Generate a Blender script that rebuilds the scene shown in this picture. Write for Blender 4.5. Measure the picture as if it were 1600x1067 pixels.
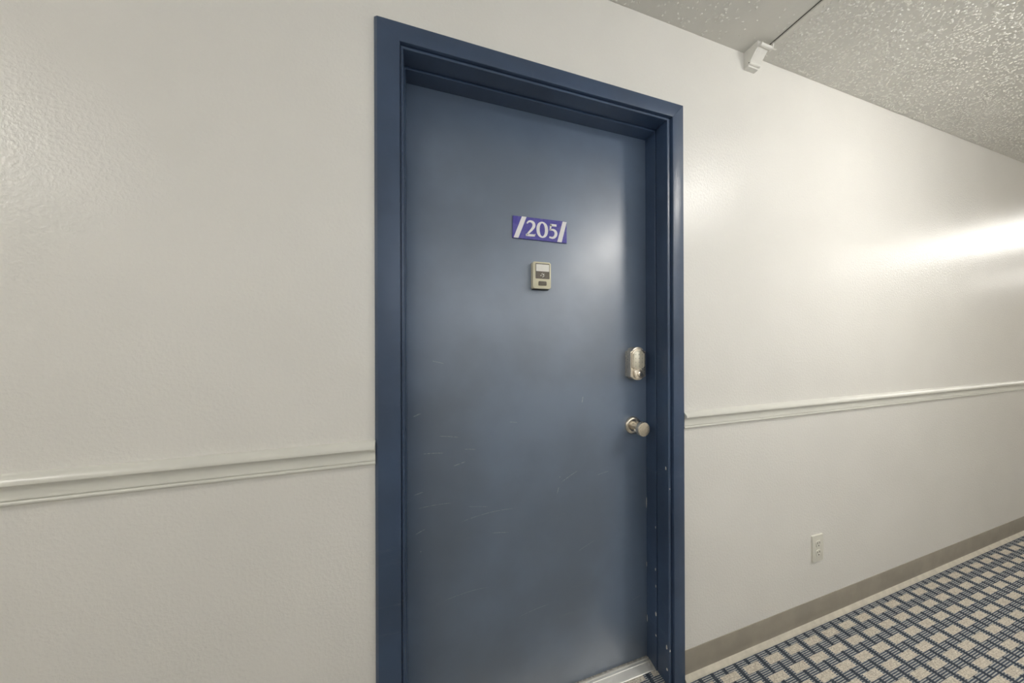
import bpy, bmesh, math, random
import numpy as np
from mathutils import Vector, Matrix

for o in list(bpy.data.objects):
    bpy.data.objects.remove(o)
scene = bpy.context.scene
COL = scene.collection

# ------------------------------------------------------------------ camera
# The corridor wall with the door is the plane y = 0, x runs along it to the right, z is up.
CAM = Vector((0.0, -0.8324, 1.2283))
YAW, PITCH, ROLL, FPX = 0.292896, 0.000612, -0.003223, 452.364
cam_data = bpy.data.cameras.new('camera')
cam_data.sensor_width = 36.0
cam_data.lens = FPX / 1600.0 * 36.0
cam_data.clip_start = 0.02
cam = bpy.data.objects.new('camera', cam_data)
COL.objects.link(cam)
fw = Vector((math.sin(YAW) * math.cos(PITCH), math.cos(YAW) * math.cos(PITCH), math.sin(PITCH)))
rt = Vector((math.cos(YAW), -math.sin(YAW), 0))
up = rt.cross(fw)
r2 = rt * math.cos(ROLL) + up * math.sin(ROLL)
u2 = -rt * math.sin(ROLL) + up * math.cos(ROLL)
m = Matrix((r2, u2, -fw)).transposed().to_4x4()
m.translation = CAM
cam.matrix_world = m
scene.camera = cam

# ------------------------------------------------------------------ world, exposure, lamp positions
world = bpy.data.worlds.new('world')
scene.world = world
world.use_nodes = True
world.node_tree.nodes['Background'].inputs[0].default_value = (0.5, 0.5, 0.5, 1)
world.node_tree.nodes['Background'].inputs[1].default_value = 0.1
vs = scene.view_settings
vs.view_transform = 'Standard'
vs.look = 'None'
vs.gamma = 1.0
vs.use_curve_mapping = False
vs.exposure = 0.98
scene.cycles.diffuse_bounces = 9
LAMP_STRENGTH = 37.5
LAMP_COLOUR = (1.0, 0.968, 0.915)
FILL_GLOW = 0.72       # added fill light, shaped as a frosted window behind the camera
LAMPS = [(-5.9, -1.04, 'far left'), (-2.35, -1.04, 'left'), (1.92, -1.04, 'near'), (5.9, -0.66, 'right'), (9.8, -0.66, 'far right')]

# ------------------------------------------------------------------ node helpers
class Mat:
    def __init__(self, name, base=(0.5, 0.5, 0.5), rough=0.5, metal=0.0, spec=0.5):
        self.m = bpy.data.materials.new(name)
        self.m.use_nodes = True
        self.nt = self.m.node_tree
        self.b = self.nt.nodes['Principled BSDF']
        self.set('Base Color', (*base, 1))
        self.set('Roughness', rough)
        self.set('Metallic', metal)
        self.set('Specular IOR Level', spec)
        self._pos = None

    def set(self, k, v):
        s = self.b.inputs[k]
        if isinstance(v, bpy.types.NodeSocket):
            self.nt.links.new(v, s)
        else:
            s.default_value = v

    def node(self, kind, **kw):
        n = self.nt.nodes.new(kind)
        for k, v in kw.items():
            setattr(n, k, v)
        return n

    def link(self, s, v):
        if isinstance(v, bpy.types.NodeSocket):
            self.nt.links.new(v, s)
        else:
            s.default_value = v

    def pos(self):
        if self._pos is None:
            g = self.node('ShaderNodeNewGeometry')
            self._pos = g.outputs['Position']
        return self._pos

    def xyz(self, v=None):
        n = self.node('ShaderNodeSeparateXYZ')
        self.link(n.inputs[0], v or self.pos())
        return n.outputs[0], n.outputs[1], n.outputs[2]

    def math(self, op, a, b=0.0, c=None, clamp=False):
        n = self.node('ShaderNodeMath', operation=op, use_clamp=clamp)
        self.link(n.inputs[0], a)
        self.link(n.inputs[1], b)
        if c is not None:
            self.link(n.inputs[2], c)
        return n.outputs[0]

    def vscale(self, vec, s):
        n = self.node('ShaderNodeVectorMath', operation='MULTIPLY')
        self.link(n.inputs[0], vec)
        n.inputs[1].default_value = s
        return n.outputs[0]

    def noise(self, scale, detail=2.0, rough=0.5, vec=None, dist=0.0):
        n = self.node('ShaderNodeTexNoise')
        self.link(n.inputs['Vector'], vec or self.pos())
        n.inputs['Scale'].default_value = scale
        n.inputs['Detail'].default_value = detail
        n.inputs['Roughness'].default_value = rough
        n.inputs['Distortion'].default_value = dist
        return n.outputs['Fac']

    def voronoi(self, scale, vec=None, feature='F1'):
        n = self.node('ShaderNodeTexVoronoi', feature=feature)
        self.link(n.inputs['Vector'], vec or self.pos())
        n.inputs['Scale'].default_value = scale
        return n.outputs['Distance']

    def ramp(self, fac, lo, hi, a=0.0, b=1.0):
        n = self.node('ShaderNodeMapRange', interpolation_type='SMOOTHSTEP')
        self.link(n.inputs[0], fac)
        n.inputs[1].default_value = lo
        n.inputs[2].default_value = hi
        n.inputs[3].default_value = a
        n.inputs[4].default_value = b
        return n.outputs[0]

    def mix(self, fac, a, b):
        n = self.node('ShaderNodeMix', data_type='RGBA')
        self.link(n.inputs[0], fac)
        for i, v in ((6, a), (7, b)):
            if isinstance(v, bpy.types.NodeSocket):
                self.nt.links.new(v, n.inputs[i])
            else:
                n.inputs[i].default_value = (*v, 1)
        return n.outputs[2]

    def bump(self, height, strength=1.0, dist=0.001, prev=None):
        n = self.node('ShaderNodeBump')
        n.inputs['Strength'].default_value = strength
        n.inputs['Distance'].default_value = dist
        self.link(n.inputs['Height'], height)
        if prev is not None:
            self.link(n.inputs['Normal'], prev)
        self.set('Normal', n.outputs[0])
        return n.outputs[0]

    def segment(self, x, z, a, b, w):
        """soft mask of a scratch from a to b (door-plane coordinates, metres)"""
        dx, dz = b[0] - a[0], b[1] - a[1]
        L = math.hypot(dx, dz)
        cx, cz = (a[0] + b[0]) / 2, (a[1] + b[1]) / 2
        px = self.math('SUBTRACT', x, cx)
        pz = self.math('SUBTRACT', z, cz)
        t = self.math('ADD', self.math('MULTIPLY', px, dx / L), self.math('MULTIPLY', pz, dz / L))
        s = self.math('SUBTRACT', self.math('MULTIPLY', pz, dx / L), self.math('MULTIPLY', px, dz / L))
        s = self.math('ADD', s, self.math('MULTIPLY', self.math('MULTIPLY', t, t), 0.9))
        ml = self.ramp(self.math('ABSOLUTE', t), L * 0.30, L * 0.5, 1.0, 0.0)
        ms = self.ramp(self.math('ABSOLUTE', s), w * 0.3, w, 1.0, 0.0)
        return self.math('MULTIPLY', ml, ms)


# ------------------------------------------------------------------ materials
def wall_paint():
    M = Mat('wall_paint', (0.84, 0.83, 0.80), 0.28, 0, 0.42)
    n1 = M.noise(120, 3.0, 0.55)
    n2 = M.noise(3.0, 3.0)
    c = M.mix(M.ramp(n2, 0.3, 0.7), (0.825, 0.81, 0.775), (0.85, 0.835, 0.80))
    M.set('Base Color', c)
    h = M.ramp(n1, 0.35, 0.75)
    M.bump(h, 0.45, 0.0010)
    M.set('Roughness', M.ramp(M.noise(9, 2), 0.3, 0.7, 0.279, 0.290))
    return M.m

def ceiling_paint():
    M = Mat('ceiling_paint', (0.68, 0.67, 0.63), 0.32, 0, 0.5)
    n = M.noise(60, 4.0, 0.6)
    c = M.mix(M.ramp(M.noise(5, 3), 0.3, 0.7), (0.66, 0.65, 0.61), (0.70, 0.69, 0.65))
    M.set('Base Color', c)
    M.bump(n, 0.5, 0.0016)
    return M.m

def navy_paint(name, base, rough, scratches=(), coat=0.0, spec=1.0):
    M = Mat(name, base, rough, 0, spec)
    M.set('Coat Weight', coat)
    M.set('Coat Roughness', 0.46)
    M.set('Coat IOR', 1.85)
    x, y, z = M.xyz()
    big = M.noise(2.6, 4.0, 0.55)
    lighter = tuple(min(1, c * 1.22) for c in base)
    darker = tuple(c * 0.86 for c in base)
    col = M.mix(M.ramp(big, 0.32, 0.68), darker, lighter)
    rub = M.noise(1.0, 5.0, 0.7, vec=M.vscale(M.pos(), (5, 5, 34)))
    low = M.ramp(z, 0.25, 1.25, 1.0, 0.0)
    wear = M.math('MULTIPLY', M.ramp(rub, 0.58, 0.80), M.math('MULTIPLY', low, 0.35))
    col = M.mix(wear, col, (0.19, 0.23, 0.27))
    if scratches:
        tot = None
        for (a, b, w) in scratches:
            s = M.segment(x, z, a, b, w)
            tot = s if tot is None else M.math('MAXIMUM', tot, s)
        dots = M.ramp(M.voronoi(7.0), 0.012, 0.022, 1.0, 0.0)
        dots = M.math('MULTIPLY', dots, low)
        tot = M.math('MAXIMUM', tot, dots)
        tot = M.math('MULTIPLY', tot, M.ramp(M.noise(160, 2), 0.35, 0.55, 0.1, 0.8))
        col = M.mix(tot, col, (0.42, 0.46, 0.48))
    M.set('Base Color', col)
    g = M.noise(1.0, 3.0, 0.6, vec=M.vscale(M.pos(), (190, 190, 90)))
    M.bump(g, 0.35, 0.0006)
    M.set('Roughness', M.ramp(M.noise(7, 3), 0.3, 0.7, rough - 0.04, rough + 0.06))
    return M.m

def carpet():
    M = Mat('woven_carpet', (0.3, 0.3, 0.3), 0.95, 0, 0.1)
    x, y, z = M.xyz()
    PX, PY, X0, Y0 = 0.1139, 0.0485, 1.526, -0.047
    u = M.math('DIVIDE', M.math('SUBTRACT', x, X0), PX)
    u = M.math('ADD', u, 100.0)
    v = M.math('ADD', M.math('DIVIDE', M.math('SUBTRACT', Y0, y), PY), 20.0)
    row = M.math('ROUND', v)
    par = M.math('MODULO', row, 2.0)
    fu = M.math('FRACT', M.math('ADD', M.math('ADD', u, 0.5), M.math('MULTIPLY', par, 0.5)))
    du = M.math('ABSOLUTE', M.math('SUBTRACT', fu, 0.5))
    dv = M.math('ABSOLUTE', M.math('SUBTRACT', v, row))
    block = M.math('MULTIPLY', M.ramp(du, 0.335, 0.352, 1.0, 0.0), M.ramp(dv, 0.235, 0.26, 1.0, 0.0))
    # navy ribs across the corridor, half a block apart
    f2 = M.math('FRACT', M.math('ADD', M.math('MULTIPLY', u, 2.0), 0.5))
    d2 = M.math('ABSOLUTE', M.math('SUBTRACT', f2, 0.5))
    rib = M.ramp(d2, 0.11, 0.155, 1.0, 0.0)
    # fine stitches along the corridor
    st = M.math('FRACT', M.math('MULTIPLY', M.math('SUBTRACT', Y0, y), 1.0 / 0.0059))
    ds = M.math('ABSOLUTE', M.math('SUBTRACT', st, 0.5))
    light = M.ramp(ds, 0.17, 0.29, 1.0, 0.0)
    fleck = M.noise(280, 2.0, 0.75)
    fl = M.ramp(fleck, 0.36, 0.64)
    fl2 = M.ramp(M.noise(160, 3.0, 0.7), 0.35, 0.65)
    navy = M.mix(fl, (0.045, 0.064, 0.105), (0.11, 0.135, 0.18))
    grey = M.mix(fl, (0.36, 0.365, 0.35), (0.62, 0.62, 0.58))
    ribc = M.mix(fl, (0.028, 0.040, 0.062), (0.10, 0.115, 0.135))
    tan = M.mix(fl, (0.47, 0.43, 0.365), (0.86, 0.81, 0.71))
    tan = M.mix(M.math('MULTIPLY', fl2, 0.35), tan, (0.60, 0.515, 0.43))
    c = M.mix(light, navy, grey)
    c = M.mix(rib, c, ribc)
    c = M.mix(block, c, tan)
    M.set('Base Color', c)
    h = M.math('ADD', M.math('MULTIPLY', fleck, 0.8), M.math('MULTIPLY', light, 0.3))
    M.bump(h, 0.7, 0.0025)
    return M.m

def plain(name, base, rough=0.4, metal=0.0, var=0.06, bump=0.0, scale=40, spec=0.5):
    M = Mat(name, base, rough, metal, spec)
    n = M.noise(scale, 3.0, 0.6)
    c = M.mix(M.ramp(n, 0.3, 0.7), tuple(c * (1 - var) for c in base), tuple(min(1, c * (1 + var)) for c in base))
    M.set('Base Color', c)
    if bump:
        M.bump(n, 0.5, bump)
    return M.m

def brushed(name, base, rough=0.3):
    M = Mat(name, base, rough, 1.0)
    n = M.noise(1.0, 2.0, 0.6, vec=M.vscale(M.pos(), (250, 250, 1800)))
    M.set('Roughness', M.ramp(n, 0.3, 0.7, rough - 0.06, rough + 0.1))
    M.bump(n, 0.2, 0.0002)
    return M.m

def sign_print():
    M = Mat('sign_print', (0.1, 0.1, 0.4), 0.35)
    n = M.noise(55, 3.0, 0.6, dist=1.5)
    w = M.voronoi(28)
    x, y, z = M.xyz()
    c = M.mix(M.ramp(n, 0.35, 0.7), (0.080, 0.070, 0.39), (0.13, 0.115, 0.41))
    c = M.mix(M.math('MULTIPLY', M.ramp(w, 0.48, 0.62), 0.55), c, (0.065, 0.05, 0.36))
    M.set('Base Color', c)
    return M.m

def threshold_metal():
    M = Mat('threshold_metal', (0.70, 0.68, 0.62), 0.38, 0.85)
    n = M.noise(26, 5.0, 0.7)
    x, y, z = M.xyz()
    grime = M.math('MAXIMUM', M.ramp(n, 0.60, 0.78, 0, 0.6), M.math('MAXIMUM', M.ramp(y, 0.088, 0.100), M.ramp(x, 0.79, 0.83, 0, 0.85)))
    grime = M.math('MULTIPLY', grime, M.ramp(M.noise(90, 3), 0.3, 0.6, 0.5, 1.0))
    M.set('Base Color', M.mix(grime, (0.90, 0.885, 0.84), (0.34, 0.31, 0.26)))
    M.set('Metallic', M.ramp(grime, 0.2, 0.8, 0.45, 0.05))
    M.set('Roughness', M.ramp(n, 0.3, 0.7, 0.28, 0.5))
    return M.m

SCR = [((-0.010, 0.885), (0.060, 0.880), .0016), ((0.040, 0.935), (0.105, 0.925), .0012), ((0.085, 0.835), (0.125, 0.845), .0018),
       ((-0.035, 0.76), (-0.005, 0.767), .0018), ((-0.03, 0.72), (0.085, 0.722), .0010), ((0.46, 0.73), (0.53, 0.765), .0014),
       ((0.445, 0.69), (0.452, 0.715), .0016), ((0.60, 0.735), (0.66, 0.745), .0010), ((-0.03, 0.64), (0.0, 0.652), .0018),
       ((0.10, 0.66), (0.30, 0.675), .0009), ((0.21, 0.60), (0.27, 0.59), .0012), ((0.13, 0.70), (0.20, 0.688), .0009),
       ((-0.04, 0.105), (0.03, 0.125), .0014), ((0.0, 0.07), (0.09, 0.10), .0010), ((0.76, 0.235), (0.80, 0.245), .0013),
       ((0.30, 0.30), (0.42, 0.315), .0008), ((0.05, 0.42), (0.20, 0.43), .0008), ((0.52, 0.47), (0.60, 0.50), .0008),
       ((0.545, 1.005), (0.550, 1.03), .0022), ((0.02, 1.17), (0.06, 1.16), .0012), ((-0.035, 1.0), (-0.01, 1.01), .0022),
       ((0.115, 0.885), (0.16, 0.88), .0010), ((0.27, 0.96), (0.30, 0.955), .0012)]
WALL = wall_paint()
CEIL = ceiling_paint()
POPCORN_LIT = plain('popcorn_lit_paint', (0.80, 0.79, 0.745), 0.24, var=0.03, scale=20)  # same paint as the ceiling, made paler so the blobs look lit
SLAB = navy_paint('navy_door_paint', (0.116, 0.166, 0.252), 0.43, SCR, coat=1.0)
FRAME = navy_paint('navy_frame_paint', (0.041, 0.071, 0.134), 0.38, spec=0.7)
CARPET = carpet()
RAIL = plain('rail_paint', (0.76, 0.755, 0.70), 0.30, var=0.02, scale=8)
COVE = plain('vinyl_cove', (0.33, 0.30, 0.25), 0.5, var=0.07, scale=9)
CREAM_TOE = plain('cream_toe', (0.68, 0.635, 0.54), 0.55, var=0.08, scale=30)  # cream tone for the toe, paler than the cove
STRIP = plain('ceiling_strip_paint', (0.66, 0.65, 0.60), 0.4, var=0.03, bump=0.0006, scale=120)
NICKEL = brushed('satin_nickel', (0.80, 0.73, 0.62), 0.27)
NICKEL_PLAIN = plain('nickel', (0.84, 0.77, 0.66), 0.25, 1.0, 0.02)
PAD = plain('keypad_glass', (0.64, 0.60, 0.49), 0.25, 0.35, 0.03)
PADMARK = plain('keypad_marks', (0.24, 0.24, 0.22), 0.5)
DARK = plain('dark_slot', (0.02, 0.02, 0.02), 0.6)
IVORY = plain('ivory_plastic', (0.74, 0.70, 0.52), 0.3, 0.0, 0.03)
BROWN = plain('brown_plastic', (0.135, 0.115, 0.085), 0.4, 0.0, 0.15, scale=300)
CARD = plain('name_card', (0.86, 0.84, 0.79), 0.3, 0.0, 0.02)
WHITE = plain('white_plastic', (0.80, 0.79, 0.75), 0.32, 0.0, 0.02)
OUTLET = plain('outlet_plastic', (0.78, 0.765, 0.69), 0.3, 0.0, 0.02)
SIGN = sign_print()
SIGNWHITE = plain('sign_white', (0.86, 0.85, 0.86), 0.4, 0.0, 0.02)
SILL = threshold_metal()
CHIP = plain('bare_chip', (0.80, 0.78, 0.72), 0.6, 0.0, 0.08, scale=300)
LAMPBASE = plain('lamp_base_metal', (0.8, 0.8, 0.78), 0.4)
_l = Mat('lamp_glass', (0.9, 0.9, 0.88), 0.3)
_l.set('Emission Color', (*LAMP_COLOUR, 1))
_l.set('Emission Strength', LAMP_STRENGTH)
GLOW = _l.m
_f = Mat('fill_light_glass', (0.8, 0.82, 0.84), 0.5)  # glowing glass of the added fill window
_f.set('Emission Color', (0.92, 0.96, 1.0, 1))
_f.set('Emission Strength', FILL_GLOW)
FILL_GLASS = _f.m

# ------------------------------------------------------------------ mesh helpers
def make(name, bm, mat, parent=None, smooth=False, angle=35):
    bmesh.ops.recalc_face_normals(bm, faces=bm.faces)
    me = bpy.data.meshes.new(name)
    bm.to_mesh(me)
    bm.free()
    me.materials.append(mat)
    if smooth:
        for p in me.polygons:
            p.use_smooth = True
        me.set_sharp_from_angle(angle=math.radians(angle))
    o = bpy.data.objects.new(name, me)
    COL.objects.link(o)
    if parent:
        o.parent = parent
        o.matrix_parent_inverse = Matrix.Translation(-parent.location)
    return o

def empty(name, loc):
    o = bpy.data.objects.new(name, None)
    o.location = loc
    o.empty_display_size = 0.05
    COL.objects.link(o)
    return o

def tag(o, label=None, cat=None, group=None, kind=None):
    for k, v in (('label', label), ('category', cat), ('group', group), ('kind', kind)):
        if v:
            o[k] = v
    return o

def box(bm, x0, x1, y0, y1, z0, z1, bev=0.0, seg=2):
    vs_ = [bm.verts.new(p) for p in ((x0, y0, z0), (x1, y0, z0), (x1, y1, z0), (x0, y1, z0),
                                     (x0, y0, z1), (x1, y0, z1), (x1, y1, z1), (x0, y1, z1))]
    fs = [bm.faces.new([vs_[i] for i in f]) for f in ((0, 3, 2, 1), (4, 5, 6, 7), (0, 1, 5, 4), (1, 2, 6, 5), (2, 3, 7, 6), (3, 0, 4, 7))]
    if bev:
        es = {e for f in fs for e in f.edges}
        bmesh.ops.bevel(bm, geom=list(es), offset=bev, segments=seg, affect='EDGES', profile=0.5)

def bx(name, mat, parent, *a, bev=0.0, seg=2, smooth=False):
    bm = bmesh.new()
    box(bm, *a, bev=bev, seg=seg)
    return make(name, bm, mat, parent, smooth=smooth or bev > 0, angle=50)

def sweep_x(prof, x0, x1, bm=None):
    """closed profile of (y, z) points drawn along x"""
    bm = bm or bmesh.new()
    A = [bm.verts.new((x0, y, z)) for y, z in prof]
    B = [bm.verts.new((x1, y, z)) for y, z in prof]
    n = len(prof)
    for i in range(n):
        bm.faces.new((A[i], A[(i + 1) % n], B[(i + 1) % n], B[i]))
    bm.faces.new(A[::-1])
    bm.faces.new(B)
    return bm

def slab_xz(pts, y0, y1, bev=0.0, bm=None):
    """outline of (x, z) points given a thickness from y0 (front) to y1 (back)"""
    bm = bm or bmesh.new()
    A = [bm.verts.new((x, y0, z)) for x, z in pts]
    B = [bm.verts.new((x, y1, z)) for x, z in pts]
    n = len(pts)
    f = bm.faces.new(A)
    bm.faces.new(B[::-1])
    for i in range(n):
        bm.faces.new((A[i], B[i], B[(i + 1) % n], A[(i + 1) % n]))
    if bev:
        bmesh.ops.bevel(bm, geom=list(f.edges), offset=bev, segments=2, affect='EDGES', profile=0.5)
    return bm

def lathe_y(cx, cz, prof, n=48, bm=None):
    """profile of (radius, y) turned about an axis along y"""
    bm = bm or bmesh.new()
    rings = []
    for r, y in prof:
        if r < 1e-6:
            rings.append([bm.verts.new((cx, y, cz))])
        else:
            rings.append([bm.verts.new((cx + r * math.cos(2 * math.pi * k / n), y, cz + r * math.sin(2 * math.pi * k / n))) for k in range(n)])
    for a, b in zip(rings, rings[1:]):
        for k in range(n):
            k2 = (k + 1) % n
            if len(a) == 1 and len(b) == 1:
                continue
            if len(a) == 1:
                bm.faces.new((a[0], b[k], b[k2]))
            elif len(b) == 1:
                bm.faces.new((a[k], b[0], a[k2]))
            else:
                bm.faces.new((a[k], b[k], b[k2], a[k2]))
    return bm

def rod_x(x0, x1, y, z, r, n=20, bm=None):
    prof = [(y + r * math.cos(2 * math.pi * k / n), z + r * math.sin(2 * math.pi * k / n)) for k in range(n)]
    return sweep_x(prof, x0, x1, bm)

def rrect(x0, x1, z0, z1, r, n=6):
    out = []
    for cx, cz, a0 in ((x1 - r, z1 - r, 0), (x0 + r, z1 - r, 90), (x0 + r, z0 + r, 180), (x1 - r, z0 + r, 270)):
        for k in range(n + 1):
            a = math.radians(a0 + 90 * k / n)
            out.append((cx + r * math.cos(a), cz + r * math.sin(a)))
    return out

# ------------------------------------------------------------------ the corridor shell
XA, XB = -7.6, 11.6          # ends of the corridor
YB = -1.76                   # face of the opposite wall
ZF, ZC = -0.005, 2.3695      # carpet, ceiling
XL, XR, ZT = -0.0533, 0.8295, 2.0175     # clear door opening
FW = 0.055                   # the frame covers the wall's rough edge by this much

bm = bmesh.new()
box(bm, XA, XL - 0.03, 0.0, 0.16, ZF, ZC)
box(bm, XR + 0.03, XB, 0.0, 0.16, ZF, ZC)
box(bm, XL - 0.03, XR + 0.03, 0.0, 0.16, ZT + 0.03, ZC)
tag(make('wall_front', bm, WALL), kind='structure')
WX0, WX1, WZ0, WZ1 = -0.70, 2.60, 1.45, 2.18
bm = bmesh.new()
box(bm, XA, WX0, YB - 0.12, YB, ZF, ZC)
box(bm, WX1, XB, YB - 0.12, YB, ZF, ZC)
box(bm, WX0, WX1, YB - 0.12, YB, ZF, WZ0)
box(bm, WX0, WX1, YB - 0.12, YB, WZ1, ZC)
tag(make('wall_back', bm, WALL), kind='structure')
bm = bmesh.new(); box(bm, XA - 0.12, XA, YB - 0.12, 0.16, ZF, ZC)
tag(make('wall_left', bm, WALL), kind='structure')
bm = bmesh.new(); box(bm, XB, XB + 0.12, YB - 0.12, 0.16, ZF, ZC)
tag(make('wall_right', bm, WALL), kind='structure')
bm = bmesh.new(); box(bm, XA - 0.12, XB + 0.12, YB - 0.12, 0.16, ZF - 0.1, ZF)
tag(make('floor', bm, CARPET), kind='structure')
bm = bmesh.new(); box(bm, XA - 0.12, XB + 0.12, YB - 0.12, 0.16, ZC, ZC + 0.1)
ceiling = tag(make('ceiling', bm, CEIL), kind='structure')

def popcorn():
    """sprayed blobs on the ceiling, real relief, thinned out on the plastered patch beside the strip"""
    g = np.random.default_rng(11)
    X0, X1, Y0, Y1 = -1.0, 5.2, -1.30, -0.004
    n = int((X1 - X0) * (Y1 - Y0) * 11500)
    x = g.uniform(X0, X1, n); y = g.uniform(Y0, Y1, n)
    d = np.where(x > 1.304, 1.0, np.where(x > 1.272, 0.0, np.where(x > 1.12, 0.05, np.where(x > 0.98, 0.05 + (1.12 - x) / 0.14 * 0.4, 0.45))))
    # uneven spray
    d = d * np.clip(0.75 + 0.35 * np.sin(x * 31 + 3 * np.sin(y * 23)) * np.sin(y * 37 + 2 * np.sin(x * 17)), 0, 1)
    k = g.uniform(0, 1, n) < d
    x, y = x[k], y[k]
    n = len(x)
    r = g.uniform(0.0021, 0.0048, n)
    h = r * g.uniform(0.55, 0.95, n)
    st = g.uniform(0.7, 1.5, n); ro = g.uniform(0, np.pi, n)
    V = np.zeros((n, 13, 3))
    for j in range(6):
        for ring, (f, hz) in enumerate(((1.0, -0.0002), (0.68, 0.72))):
            t = j * np.pi / 3 + ring * 0.5
            jit = g.uniform(0.8, 1.2, n)
            px = r * f * jit * np.cos(t) * st; py = r * f * jit * np.sin(t) / st
            V[:, ring * 6 + j, 0] = x + px * np.cos(ro) - py * np.sin(ro)
            V[:, ring * 6 + j, 1] = np.minimum(y + px * np.sin(ro) + py * np.cos(ro), -0.0004)
            V[:, ring * 6 + j, 2] = ZC - h * hz if ring else ZC + 0.0002
    V[:, 12, 0] = x; V[:, 12, 1] = y; V[:, 12, 2] = ZC - h
    F = []
    for j in range(6):
        q = (j + 1) % 6
        F += [(j, q, 6 + j), (q, 6 + q, 6 + j), (6 + j, 6 + q, 12)]
    F = np.array(F)[:, ::-1]
    F = (F[None] + (np.arange(n) * 13)[:, None, None]).reshape(-1, 3)
    me = bpy.data.meshes.new('popcorn_texture')
    me.vertices.add(n * 13); me.vertices.foreach_set('co', V.reshape(-1))
    me.loops.add(len(F) * 3); me.loops.foreach_set('vertex_index', F.reshape(-1).astype(np.int32))
    me.polygons.add(len(F)); me.polygons.foreach_set('loop_start', np.arange(0, len(F) * 3, 3, dtype=np.int32))
    me.update(calc_edges=True); me.validate()
    me.polygons.foreach_set('use_smooth', np.ones(len(me.polygons), dtype=bool))
    me.materials.append(POPCORN_LIT)
    o = bpy.data.objects.new('popcorn_texture', me)
    COL.objects.link(o); o.parent = ceiling
    o['kind'] = 'stuff'
popcorn()

# chair rail
RP = [(0, .9725), (-.005, .972), (-.010, .9695), (-.0145, .966), (-.0185, .9615), (-.0205, .957), (-.0203, .9535), (-.018, .951), (-.0145, .949),
      (-.0118, .9455), (-.0103, .940), (-.0098, .932), (-.0105, .9255), (-.0112, .9228), (-.0075, .9222), (-.0072, .9200), (-.0098, .9188),
      (-.0112, .9165), (-.0110, .9135), (-.0090, .9115), (-.0055, .9105), (-.0045, .9085), (0, .908)]
OX0, OX1 = XL - 0.0715, XR + 0.0695
def rail(name, x0, x1, y=0.0, sgn=1):
    prof = [(y + sgn * a, z) for a, z in RP]
    return tag(make(name, sweep_x(prof, x0, x1), RAIL, None, True, 28), kind='structure')
rail('trim_1', XA, OX0 + 0.001)
rail('trim_2', OX1 - 0.0005, XB)
rail('trim_3', XA, XB, YB, -1)
# added fill light: four glowing panes built as an unseen window
fill_win = tag(empty('fill_window_1', ((WX0 + WX1) / 2, YB, WZ0)), kind='structure')
bm = bmesh.new()
box(bm, WX0, WX1, YB - 0.10, YB + 0.012, WZ0, WZ0 + 0.035)
box(bm, WX0, WX1, YB - 0.10, YB + 0.012, WZ1 - 0.035, WZ1)
box(bm, WX0, WX0 + 0.035, YB - 0.10, YB + 0.012, WZ0 + 0.035, WZ1 - 0.035)
box(bm, WX1 - 0.035, WX1, YB - 0.10, YB + 0.012, WZ0 + 0.035, WZ1 - 0.035)
make('fill_window_frame', bm, RAIL, fill_win)
for k in range(4):
    a = WX0 + 0.035 + k * (WX1 - WX0 - 0.07) / 4
    b = a + (WX1 - WX0 - 0.07) / 4
    bx('fill_window_pane', FILL_GLASS, fill_win, a + 0.0102, b - 0.0102, YB - 0.066, YB - 0.060, WZ0 + 0.035, WZ1 - 0.035)
    if k:
        bx('fill_mullion', RAIL, fill_win, a - 0.010, a + 0.010, YB - 0.10, YB - 0.005, WZ0 + 0.035, WZ1 - 0.035)

# vinyl cove baseboard with a pale bead at its foot
def base(name, x0, x1, y=0.0, s=1):
    p = [(0, .0975), (-.0016, .0972), (-.0024, .0955), (-.0026, .030), (-.0030, .020), (-.0044, .0125), (-.0060, .0085), (-.0060, ZF), (0, ZF)]
    b = make(name, sweep_x([(y + s * a, z) for a, z in p], x0, x1), COVE, None, True, 30)
    tag(b, kind='structure')
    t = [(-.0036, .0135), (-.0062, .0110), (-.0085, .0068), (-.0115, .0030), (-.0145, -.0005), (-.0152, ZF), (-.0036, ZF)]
    make('toe_bead', sweep_x([(y + s * a, z) for a, z in t], x0, x1), CREAM_TOE, b, True, 40)
    return b
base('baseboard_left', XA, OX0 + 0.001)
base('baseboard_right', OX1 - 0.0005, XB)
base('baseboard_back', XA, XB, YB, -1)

# cover strip across the ceiling
prof = [(1.2770, ZC), (1.2770, ZC - .0060), (1.2785, ZC - .0072), (1.2965, ZC - .0060), (1.2995, ZC - .0040), (1.3010, ZC)]
bm = bmesh.new()
A = [bm.verts.new((x, -0.052, z)) for x, z in prof]
B = [bm.verts.new((x, YB, z)) for x, z in prof]
for i in range(len(prof)):
    j = (i + 1) % len(prof)
    bm.faces.new((A[i], A[j], B[j], B[i]))
bm.faces.new(A); bm.faces.new(B[::-1])
tag(make('trim_4', bm, STRIP), kind='structure')
tag(bx('trim_5', DARK, None, 1.2742, 1.2771, YB, -0.050, ZC - 0.0012, ZC), kind='structure')

# ------------------------------------------------------------------ door
door = tag(empty('door_1', (0.388, 0.10, 0.0)), kind='structure')
door['label'] = 'dark navy painted hallway door in a navy frame, numbered 205'
door['category'] = 'door'
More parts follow.
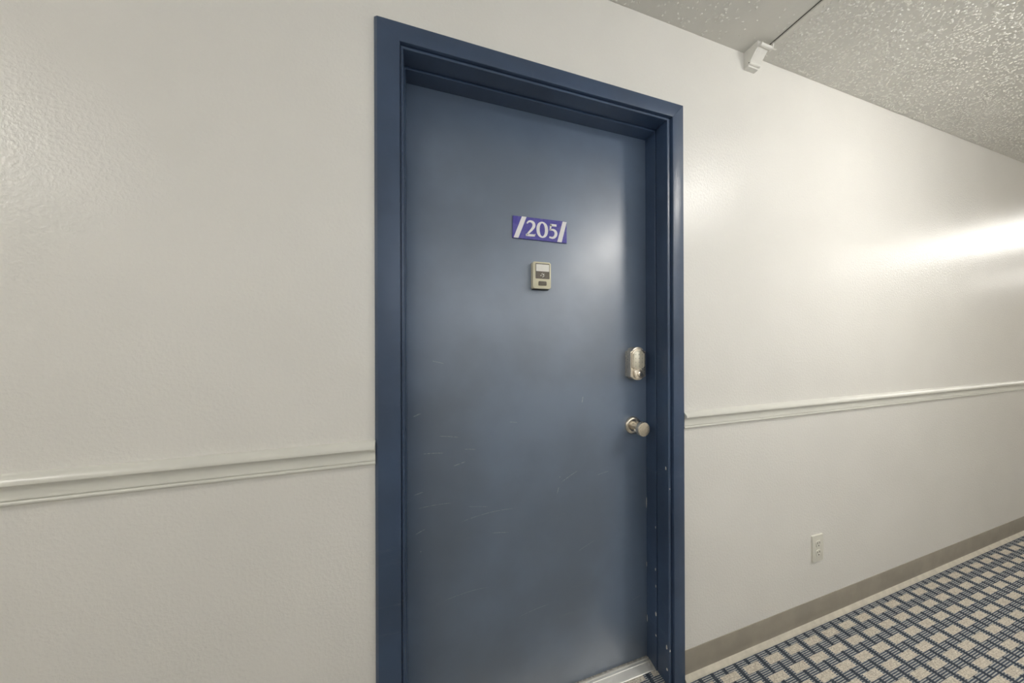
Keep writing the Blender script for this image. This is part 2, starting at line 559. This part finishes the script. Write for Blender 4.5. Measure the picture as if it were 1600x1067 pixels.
# frame profile: outward offset from the opening on the left, top and right sides, and depth y
FP = [(.0715, .0630, .0700, .0000), (.0715, .0630, .0700, -.0035), (.0708, .0626, .0696, -.0045), (.0632, .0592, .0650, -.0122), (.0618, .0580, .0640, -.0125),
      (.0105, .0125, .0205, -.0125), (.0088, .0108, .0188, -.0118), (.0082, .0100, .0180, -.0100), (.0082, .0100, .0180, .0000),
      (.0062, .0070, .0112, .0000), (.0062, .0070, .0112, -.0030), (.0050, .0058, .0098, -.0042), (.0012, .0016, .0030, -.0042), (.0000, .0000, .0012, -.0030),
      (.0000, .0000, .0000, .0460), (.0004, .0004, .0004, .0472), (.0080, .0080, .0080, .0472), (.0080, .0080, .0080, .0500),
      (-.0012, -.0036, -.0012, .0500), (-.0022, -.0048, -.0022, .0512), (-.0022, -.0048, -.0022, .0990), (.0290, .0290, .0290, .0990), (.0290, .0290, .0290, .0000)]
def frame_piece(name, side):
    bm = bmesh.new()
    A, B = [], []
    for l, t, r, y in FP:
        zl = ZT + t
        if side == 'left':
            A.append((XL - l, y, ZF)); B.append((XL - l, y, zl))
        elif side == 'right':
            A.append((XR + r, y, ZF)); B.append((XR + r, y, zl - 0.0006))
        else:
            A.append((XL - l, y, zl)); B.append((XR + r - 0.0002, y, zl))
    A = [bm.verts.new(p) for p in A]
    B = [bm.verts.new(p) for p in B]
    n = len(A)
    for i in range(n):
        j = (i + 1) % n
        bm.faces.new((A[i], A[j], B[j], B[i]))
    bm.faces.new(A[::-1]); bm.faces.new(B)
    return make(name, bm, FRAME, door, True, 30)
jl = frame_piece('frame_jamb', 'left')
fh = frame_piece('frame_head', 'top')
jr = frame_piece('frame_jamb', 'right')
slab = bx('door_slab', SLAB, door, XL - 0.014, XR + 0.014, 0.0995, 0.144, 0.002, ZT + 0.012, bev=0.0012)
TP = [(.1440, ZF), (.1440, .0015), (.0965, .0015), (.0950, .0030), (.0915, .0030), (.0905, .0005), (.0868, .0005), (.0858, .0030), (.0815, .0030), (.0800, .0015),
      (.0640, -.0010), (.0565, -.0032), (.0545, ZF)]
make('threshold', sweep_x(TP, XL + 0.0022, XR - 0.0022), SILL, door, True, 25)

# bare chips in the paint of the right jamb
rng = random.Random(4)
def chip_on_jamb(y, z, w, h):
    bm = bmesh.new()
    n = 7
    x = XR + 0.0022 if y > 0.0505 else XR
    x = XR - 0.0022 - 0.0002 if y > 0.0505 else XR - 0.0003
    c = [(y + w * (0.7 + 0.5 * rng.random()) * math.cos(2 * math.pi * k / n), z + h * (0.7 + 0.5 * rng.random()) * math.sin(2 * math.pi * k / n)) for k in range(n)]
    sweep_x(c, x, x + 0.0006, bm)
    make('paint_chip', bm, CHIP, jr)
def chip_on_face(x, z, w, h):
    n = 7
    c = [(x + w * (0.7 + 0.5 * rng.random()) * math.cos(2 * math.pi * k / n), z + h * (0.7 + 0.5 * rng.random()) * math.sin(2 * math.pi * k / n)) for k in range(n)]
    make('paint_chip', slab_xz(c, -0.0045, -0.0039), CHIP, jr)
for y, z, w, h in ((.0535, .205, .0022, .009), (.0530, .125, .0018, .0040), (.0970, .150, .0012, .012), (.0540, .372, .0016, .006),
                   (.0050, .128, .0022, .008), (.0040, .050, .0022, .0045), (.0060, .770, .0018, .0070), (.0530, .53, .0010, .005), (.0985, .600, .0008, .02), (.0985, .36, .0008, .01), (.0530, .31, .001, .005)):
    chip_on_jamb(y, z, w * 1.45, h * 1.15)
for x, z, w, h in ((.8355, .122, .0016, .0042), (.8365, .70, .0011, .003)):
    chip_on_face(x, z, w * 1.4, h * 1.2)

# door knob
KX, KZ, YD = 0.7630, 0.9070, 0.0995
knob = make('door_knob', lathe_y(KX, KZ, [(0, YD - .0630), (.0228, YD - .0630), (.0250, YD - .0624), (.0260, YD - .0606), (.0262, YD - .0500), (.0252, YD - .0470), (.0220, YD - .0455),
                                         (.0150, YD - .0440), (.0120, YD - .0410), (.0112, YD - .0360), (.0112, YD - .0180), (.0135, YD - .0120), (.0150, YD - .0090), (.0150, YD - .0050), (0, YD - .0050)]), NICKEL, door, True, 40)
make('rosette', lathe_y(KX, KZ, [(.0150, YD - .0085), (.0200, YD - .0110), (.0260, YD - .0115), (.0310, YD - .0100), (.0338, YD - .0065), (.0345, YD - .0030), (.0345, YD + .0005), (0, YD + .0005)]), NICKEL_PLAIN, knob, True, 40)

# keypad deadbolt
LX, LZ = 0.7655, 1.1440
def arched(w, zb, zt, rise_t, rise_b, sh, n=14):
    """rectangle with a raised arch between two shoulders at the top and a dropped one at the bottom"""
    pts = []
    hw = w / 2
    a = hw - sh
    pts.append((LX + hw, LZ + zb)); pts.append((LX + hw, LZ + zt))
    for k in range(n + 1):
        t = math.pi * k / n
        pts.append((LX + a * math.cos(t), LZ + zt + 0.0012 + rise_t * math.sin(t) ** 0.85))
    pts.append((LX - hw, LZ + zt)); pts.append((LX - hw, LZ + zb))
    for k in range(n + 1):
        t = math.pi * k / n
        pts.append((LX - a * math.cos(t), LZ + zb - 0.0012 - rise_b * math.sin(t) ** 0.85))
    return pts
lock = make('keypad_deadbolt', slab_xz(arched(.0680, -.0490, .0470, .0140, .0105, .0105), YD - .0300, YD + .0005, 0.0012), NICKEL, door, True, 40)
# touch panel, proud of the body with a bright rim
def panel(w, zb, zt, rise, n=14):
    hw = w / 2
    p = [(LX - hw, LZ + zt), (LX - hw, LZ + zb + .006)]
    for k in range(n + 1):
        t = math.pi * (1 + k / n)
        p.append((LX + (hw - .004) * math.cos(t), LZ + zb + .004 + .006 * math.sin(t)))
    p += [(LX + hw, LZ + zb + .006), (LX + hw, LZ + zt)]
    for k in range(n + 1):
        t = math.pi * k / n
        p.append((LX + (hw - .006) * math.cos(t), LZ + zt + rise * math.sin(t) ** 0.9))
    return p
make('panel_rim', slab_xz(panel(.0600, -.0190, .0425, .0120), YD - .0335, YD - .0290, 0.0009), NICKEL_PLAIN, lock, True, 40)
make('touch_panel', slab_xz(panel(.0520, -.0160, .0390, .0105), YD - .0345, YD - .0320, 0.0006), PAD, lock, True, 40)
for r in range(4):
    for c in range(3):
        bm = lathe_y(LX + (c - 1) * .0145, LZ + .0345 - r * .0142, [(0, YD - .0349), (.0021, YD - .0349), (.0021, YD - .0338)], 10)
        make('key_mark', bm, PADMARK, lock)
for k in range(3):
    make('key_mark', lathe_y(LX + (k - 1) * .006, LZ + .0455, [(0, YD - .0349), (.0012, YD - .0349), (.0012, YD - .0338)], 8), PADMARK, lock)
# cylinder housing: the bulged lower part and the key cylinder in it
def bulge(w, n=18):
    p = []
    for k in range(n + 1):
        t = math.pi * k / n
        p.append((LX + w / 2 * math.cos(t), LZ - .0260 + .0050 * math.sin(t)))
    for k in range(n + 1):
        t = math.pi * (1 + k / n)
        p.append((LX + w / 2 * math.cos(t), LZ - .0400 + .0170 * math.sin(t)))
    return p
make('cylinder_housing', slab_xz(bulge(.0430), YD - .0345, YD - .0290, 0.0020), NICKEL, lock, True, 40)
make('key_cylinder', lathe_y(LX + .002, LZ - .0385, [(0, YD - .0372), (.0078, YD - .0372), (.0092, YD - .0364), (.0096, YD - .0340)], 28), NICKEL_PLAIN, lock, True, 40)
bx('key_slot', DARK, lock, LX + .0014, LX + .0026, YD - .0376, YD - .0366, LZ - .0425, LZ - .0335)

# ------------------------------------------------------------------ number sign
SX0, SX1, SZ0, SZ1 = 0.2830, 0.4840, 1.5775, 1.6525
SY = YD - 0.0005
sign = tag(empty('number_sign', (0.3835, SY, SZ0)), 'purple-blue door number plate reading 205 between two white slashes', 'sign')
make('sign_plate', slab_xz([(SX0, SZ0), (SX0 + .001, SZ1 - .001), (SX1 - .0005, SZ1 + .001), (SX1, SZ0 - .0005)][::-1], SY - .0040, SY + .0004, 0.0004), SIGN, sign)
FY0, FY1 = SY - .0046, SY - .0038
def S(px, py):
    """place in the sign from its drawing grid: 0..600 across, 0..245 down"""
    return (SX0 + px / 600.0 * (SX1 - SX0), SZ1 - py / 240.0 * (SZ1 - SZ0))
for q in ([(98, 2), (148, 2), (60, 238), (10, 238)], [(552, 2), (602, 2), (540, 238), (488, 238)]):
    q = [(min(599, max(1, a)), b) for a, b in q]
    make('slash_bar', slab_xz([S(*p) for p in q][::-1], FY0, FY1), SIGNWHITE, sign)
def stroke(name, paths):
    """strokes of (x, y, width) on the sign grid, each drawn as a tapering ribbon with thickness"""
    bm = bmesh.new()
    for path in paths:
        pts = []
        n = len(path)
        closed = path[0][:2] == path[-1][:2]
        def cr(i):
            if closed:
                return path[i % (n - 1)]
            return path[max(0, min(n - 1, i))]
        segs = n - 1
        for i in range(segs):
            p0, p1, p2, p3 = cr(i - 1), cr(i), cr(i + 1), cr(i + 2)
            for k in range(6):
                t = k / 6
                pts.append([0.5 * (2 * p1[d] + (p2[d] - p0[d]) * t + (2 * p0[d] - 5 * p1[d] + 4 * p2[d] - p3[d]) * t * t + (3 * p1[d] - p0[d] - 3 * p2[d] + p3[d]) * t ** 3) for d in range(3)])
        if not closed:
            pts.append(list(path[-1]))
        N = len(pts)
        L, R = [], []
        for i in range(N):
            a = pts[(i - 1) % N] if closed else pts[max(0, i - 1)]
            b = pts[(i + 1) % N] if closed else pts[min(N - 1, i + 1)]
            tx, ty = b[0] - a[0], b[1] - a[1]
            l = math.hypot(tx, ty) or 1
            nx, ny = -ty / l, tx / l
            w = pts[i][2] / 2
            L.append(S(pts[i][0] + nx * w, pts[i][1] + ny * w))
            R.append(S(pts[i][0] - nx * w, pts[i][1] - ny * w))
        q = [[bm.verts.new((x, y, z)) for x, z in side] for side, y in ((L, FY0), (R, FY0), (L, FY1), (R, FY1))]
        for i in range(N if closed else N - 1):
            j = (i + 1) % N
            bm.faces.new((q[0][i], q[0][j], q[1][j], q[1][i]))
            bm.faces.new((q[2][i], q[3][i], q[3][j], q[2][j]))
            bm.faces.new((q[0][i], q[2][i], q[2][j], q[0][j]))
            bm.faces.new((q[1][i], q[1][j], q[3][j], q[3][i]))
        if not closed:
            for i in (0, N - 1):
                bm.faces.new((q[0][i], q[1][i], q[3][i], q[2][i]))
    return make(name, bm, SIGNWHITE, sign)
stroke('digit', [[(152, 72, 13), (170, 50, 19), (196, 44, 23), (224, 62, 31), (226, 95, 32), (206, 130, 26), (176, 165, 21), (150, 196, 17)],
                 [(140, 197, 24), (190, 196, 24), (239, 194, 24)], [(234, 206, 9), (242, 176, 6)]])
stroke('digit', [[(320, 41, 16), (285, 66, 30), (273, 122, 35), (285, 178, 30), (320, 203, 16), (355, 178, 30), (367, 122, 35), (355, 66, 30), (320, 41, 16)]])
stroke('digit', [[(408, 58, 25), (440, 57, 25), (480, 56, 24)], [(416, 52, 19), (412, 85, 19), (407, 122, 17)],
                 [(405, 118, 12), (432, 108, 19), (462, 118, 28), (474, 146, 32), (464, 180, 29), (434, 199, 22), (398, 193, 17)]])

# ------------------------------------------------------------------ door chime below the sign
BX0, BX1, BZ0, BZ1 = 0.3500, 0.4150, 1.4085, 1.4985
bell = tag(empty('door_chime', (0.382, YD, BZ0)), 'ivory plastic door chime with brown panel and button below the number plate', 'doorbell')
make('housing', slab_xz(rrect(BX0, BX1, BZ0, BZ1, .0045), YD - .0200, YD + .0004, 0.0032), IVORY, bell, True, 50)
bx('back_plate', DARK, bell, BX0 + .003, BX1 - .002, YD - .0080, YD + .0003, BZ0 - .0022, BZ1 - .004, bev=.001)
fr = make('panel_frame', slab_xz(rrect(BX0 + .0085, BX1 - .0052, BZ0 + .0330, BZ1 - .0050, .002), YD - .0208, YD - .0190), BROWN, bell)
make('name_card', slab_xz(rrect(BX0 + .0108, BX1 - .0072, BZ0 + .0580, BZ1 - .0082, .0008), YD - .0212, YD - .0195), CARD, bell)
pan = make('brown_panel', slab_xz(rrect(BX0 + .0100, BX1 - .0065, BZ0 + .0342, BZ1 - .0345, .0008), YD - .0212, YD - .0195), BROWN, bell)
for pts in ([(.0265, .0430), (.0300, .0420), (.0300, .0450), (.0275, .0455)], [(.0300, .0490), (.0340, .0520), (.0350, .0505), (.0315, .0480)],
            [(.0350, .0450), (.0390, .0460), (.0405, .0490), (.0390, .0510), (.0380, .0490), (.0350, .0475)], [(.0330, .0395), (.0370, .0410), (.0400, .0450), (.0410, .0440), (.0380, .0395), (.0340, .0380)]):
    make('printed_mark', slab_xz([(BX0 + a - .0005, BZ0 + b) for a, b in pts], YD - .0215, YD - .0208), CARD, pan)
make('button', slab_xz(rrect(BX0 + .0195, BX1 - .0165, BZ0 + .0095, BZ0 + .0245, .003), YD - .0214, YD - .0190, 0.0006), BROWN, bell, True, 50)

# ------------------------------------------------------------------ wall outlet
EX0, EX1, EZ0, EZ1 = 1.6085, 1.6785, 0.2650, 0.3785
outlet = tag(empty('wall_outlet', (1.6435, 0, EZ0)), 'cream duplex power outlet low on the wall above the carpet', 'outlet')
make('cover_plate', slab_xz(rrect(EX0, EX1, EZ0, EZ1, .003), -.0062, 0.0003, 0.0026), OUTLET, outlet, True, 50)
EC = (EX0 + EX1) / 2
for zc in (EZ0 + .0370, EZ1 - .0370):
    pts = []
    for k in range(32):
        t = 2 * math.pi * k / 32
        pts.append((EC + max(-.0150, min(.0150, .0172 * math.cos(t))), zc + max(-.0140, min(.0140, .0172 * math.sin(t)))))
    rec = make('receptacle', slab_xz(pts, -.0080, -.0055, 0.0006), OUTLET, outlet, True, 50)
    bx('slot', DARK, rec, EC - .0080, EC - .0050, -.0083, -.0070, zc + .0005, zc + .0080)
    bx('slot', DARK, rec, EC + .0048, EC + .0078, -.0083, -.0070, zc + .0010, zc + .0085)
    make('ground_hole', lathe_y(EC, zc - .0070, [(0, -.0083), (.0028, -.0083), (.0028, -.0072)], 14), DARK, rec)
make('screw', lathe_y(EC, (EZ0 + EZ1) / 2, [(0, -.0072), (.0024, -.0070), (.0030, -.0058)], 14), OUTLET, outlet, True, 50)

# ------------------------------------------------------------------ white corner bracket under the ceiling
GX0, GX1 = 1.2150, 1.2700
br = tag(empty('corner_bracket', (1.2425, 0, 2.302)), 'white plastic corner bracket where the wall meets the ceiling strip', 'bracket')
make('bracket_body', sweep_x([(0.0003, 2.3020), (-.0165, 2.3020), (-.0190, 2.3110), (-.0500, 2.3480), (-.0510, ZC + .0003), (0.0003, ZC + .0003)], GX0, GX1), WHITE, br, True, 20)
make('knuckle', rod_x(GX0 - .0012, GX1 + .0010, -.0200, 2.3130, .0060), WHITE, br, True, 50)
make('knuckle', rod_x(GX0 + .004, GX1 + .0060, -.0560, 2.3520, .0066), WHITE, br, True, 50)
make('pin_hole', rod_x(GX0 - .0016, GX0 - .0004, -.0200, 2.3130, .0020, 12), DARK, br)
make('flange', sweep_x([(-.0500, 2.3450), (-.0625, 2.3450), (-.0660, 2.3690), (-.0600, 2.3690), (-.0560, 2.3590), (-.0500, 2.3590)], GX1 + .0055, GX1 + .0105), WHITE, br, True, 30)
make('cover_plate', sweep_x([(-.0205, 2.3160), (-.0225, 2.3145), (-.0530, 2.3500), (-.0510, 2.3520)], GX0 + .007, GX1 - .002), WHITE, br, True, 30)

# ------------------------------------------------------------------ ceiling lamps of the corridor
def make_lamp(x, LAMP_Y, label):
    t = tag(empty('ceiling_light', (x, LAMP_Y, ZC)), label, 'ceiling light', 'dome lights along the corridor ceiling')
    bm = bmesh.new()
    n = 40
    def ring(prof, bm):
        rings = [[bm.verts.new((x + r * math.cos(2 * math.pi * k / n), LAMP_Y + r * math.sin(2 * math.pi * k / n), z)) for k in range(n)] if r > 1e-6 else [bm.verts.new((x, LAMP_Y, z))] for r, z in prof]
        for a, b in zip(rings, rings[1:]):
            for k in range(n):
                j = (k + 1) % n
                if len(b) == 1:
                    bm.faces.new((a[k], a[j], b[0]))
                elif len(a) == 1:
                    bm.faces.new((a[0], b[j], b[k]))
                else:
                    bm.faces.new((a[k], a[j], b[j], b[k]))
        return bm
    make('lamp_base', ring([(0, ZC + .0003), (.115, ZC + .0003), (.115, ZC - .020), (.105, ZC - .026), (0, ZC - .026)], bm), LAMPBASE, t, True, 40)
    prof = [(.104, ZC - .024), (.126, ZC - .030), (.130, ZC - .042), (.127, ZC - .060), (.115, ZC - .078), (.094, ZC - .092), (.066, ZC - .102), (.034, ZC - .107), (0, ZC - .108)]
    make('glass_dome', ring(prof, bmesh.new()), GLOW, t, True, 60)
NAMES = {'far left': 'round white dome light at the left end of the corridor', 'left': 'round white dome light on the ceiling left of the navy door',
         'near': 'round white dome light on the ceiling right of the cover strip', 'right': 'round white dome light down the corridor past the wall outlet',
         'far right': 'round white dome light at the right end of the corridor'}
for x, y, k in LAMPS:
    make_lamp(x, y, NAMES[k])
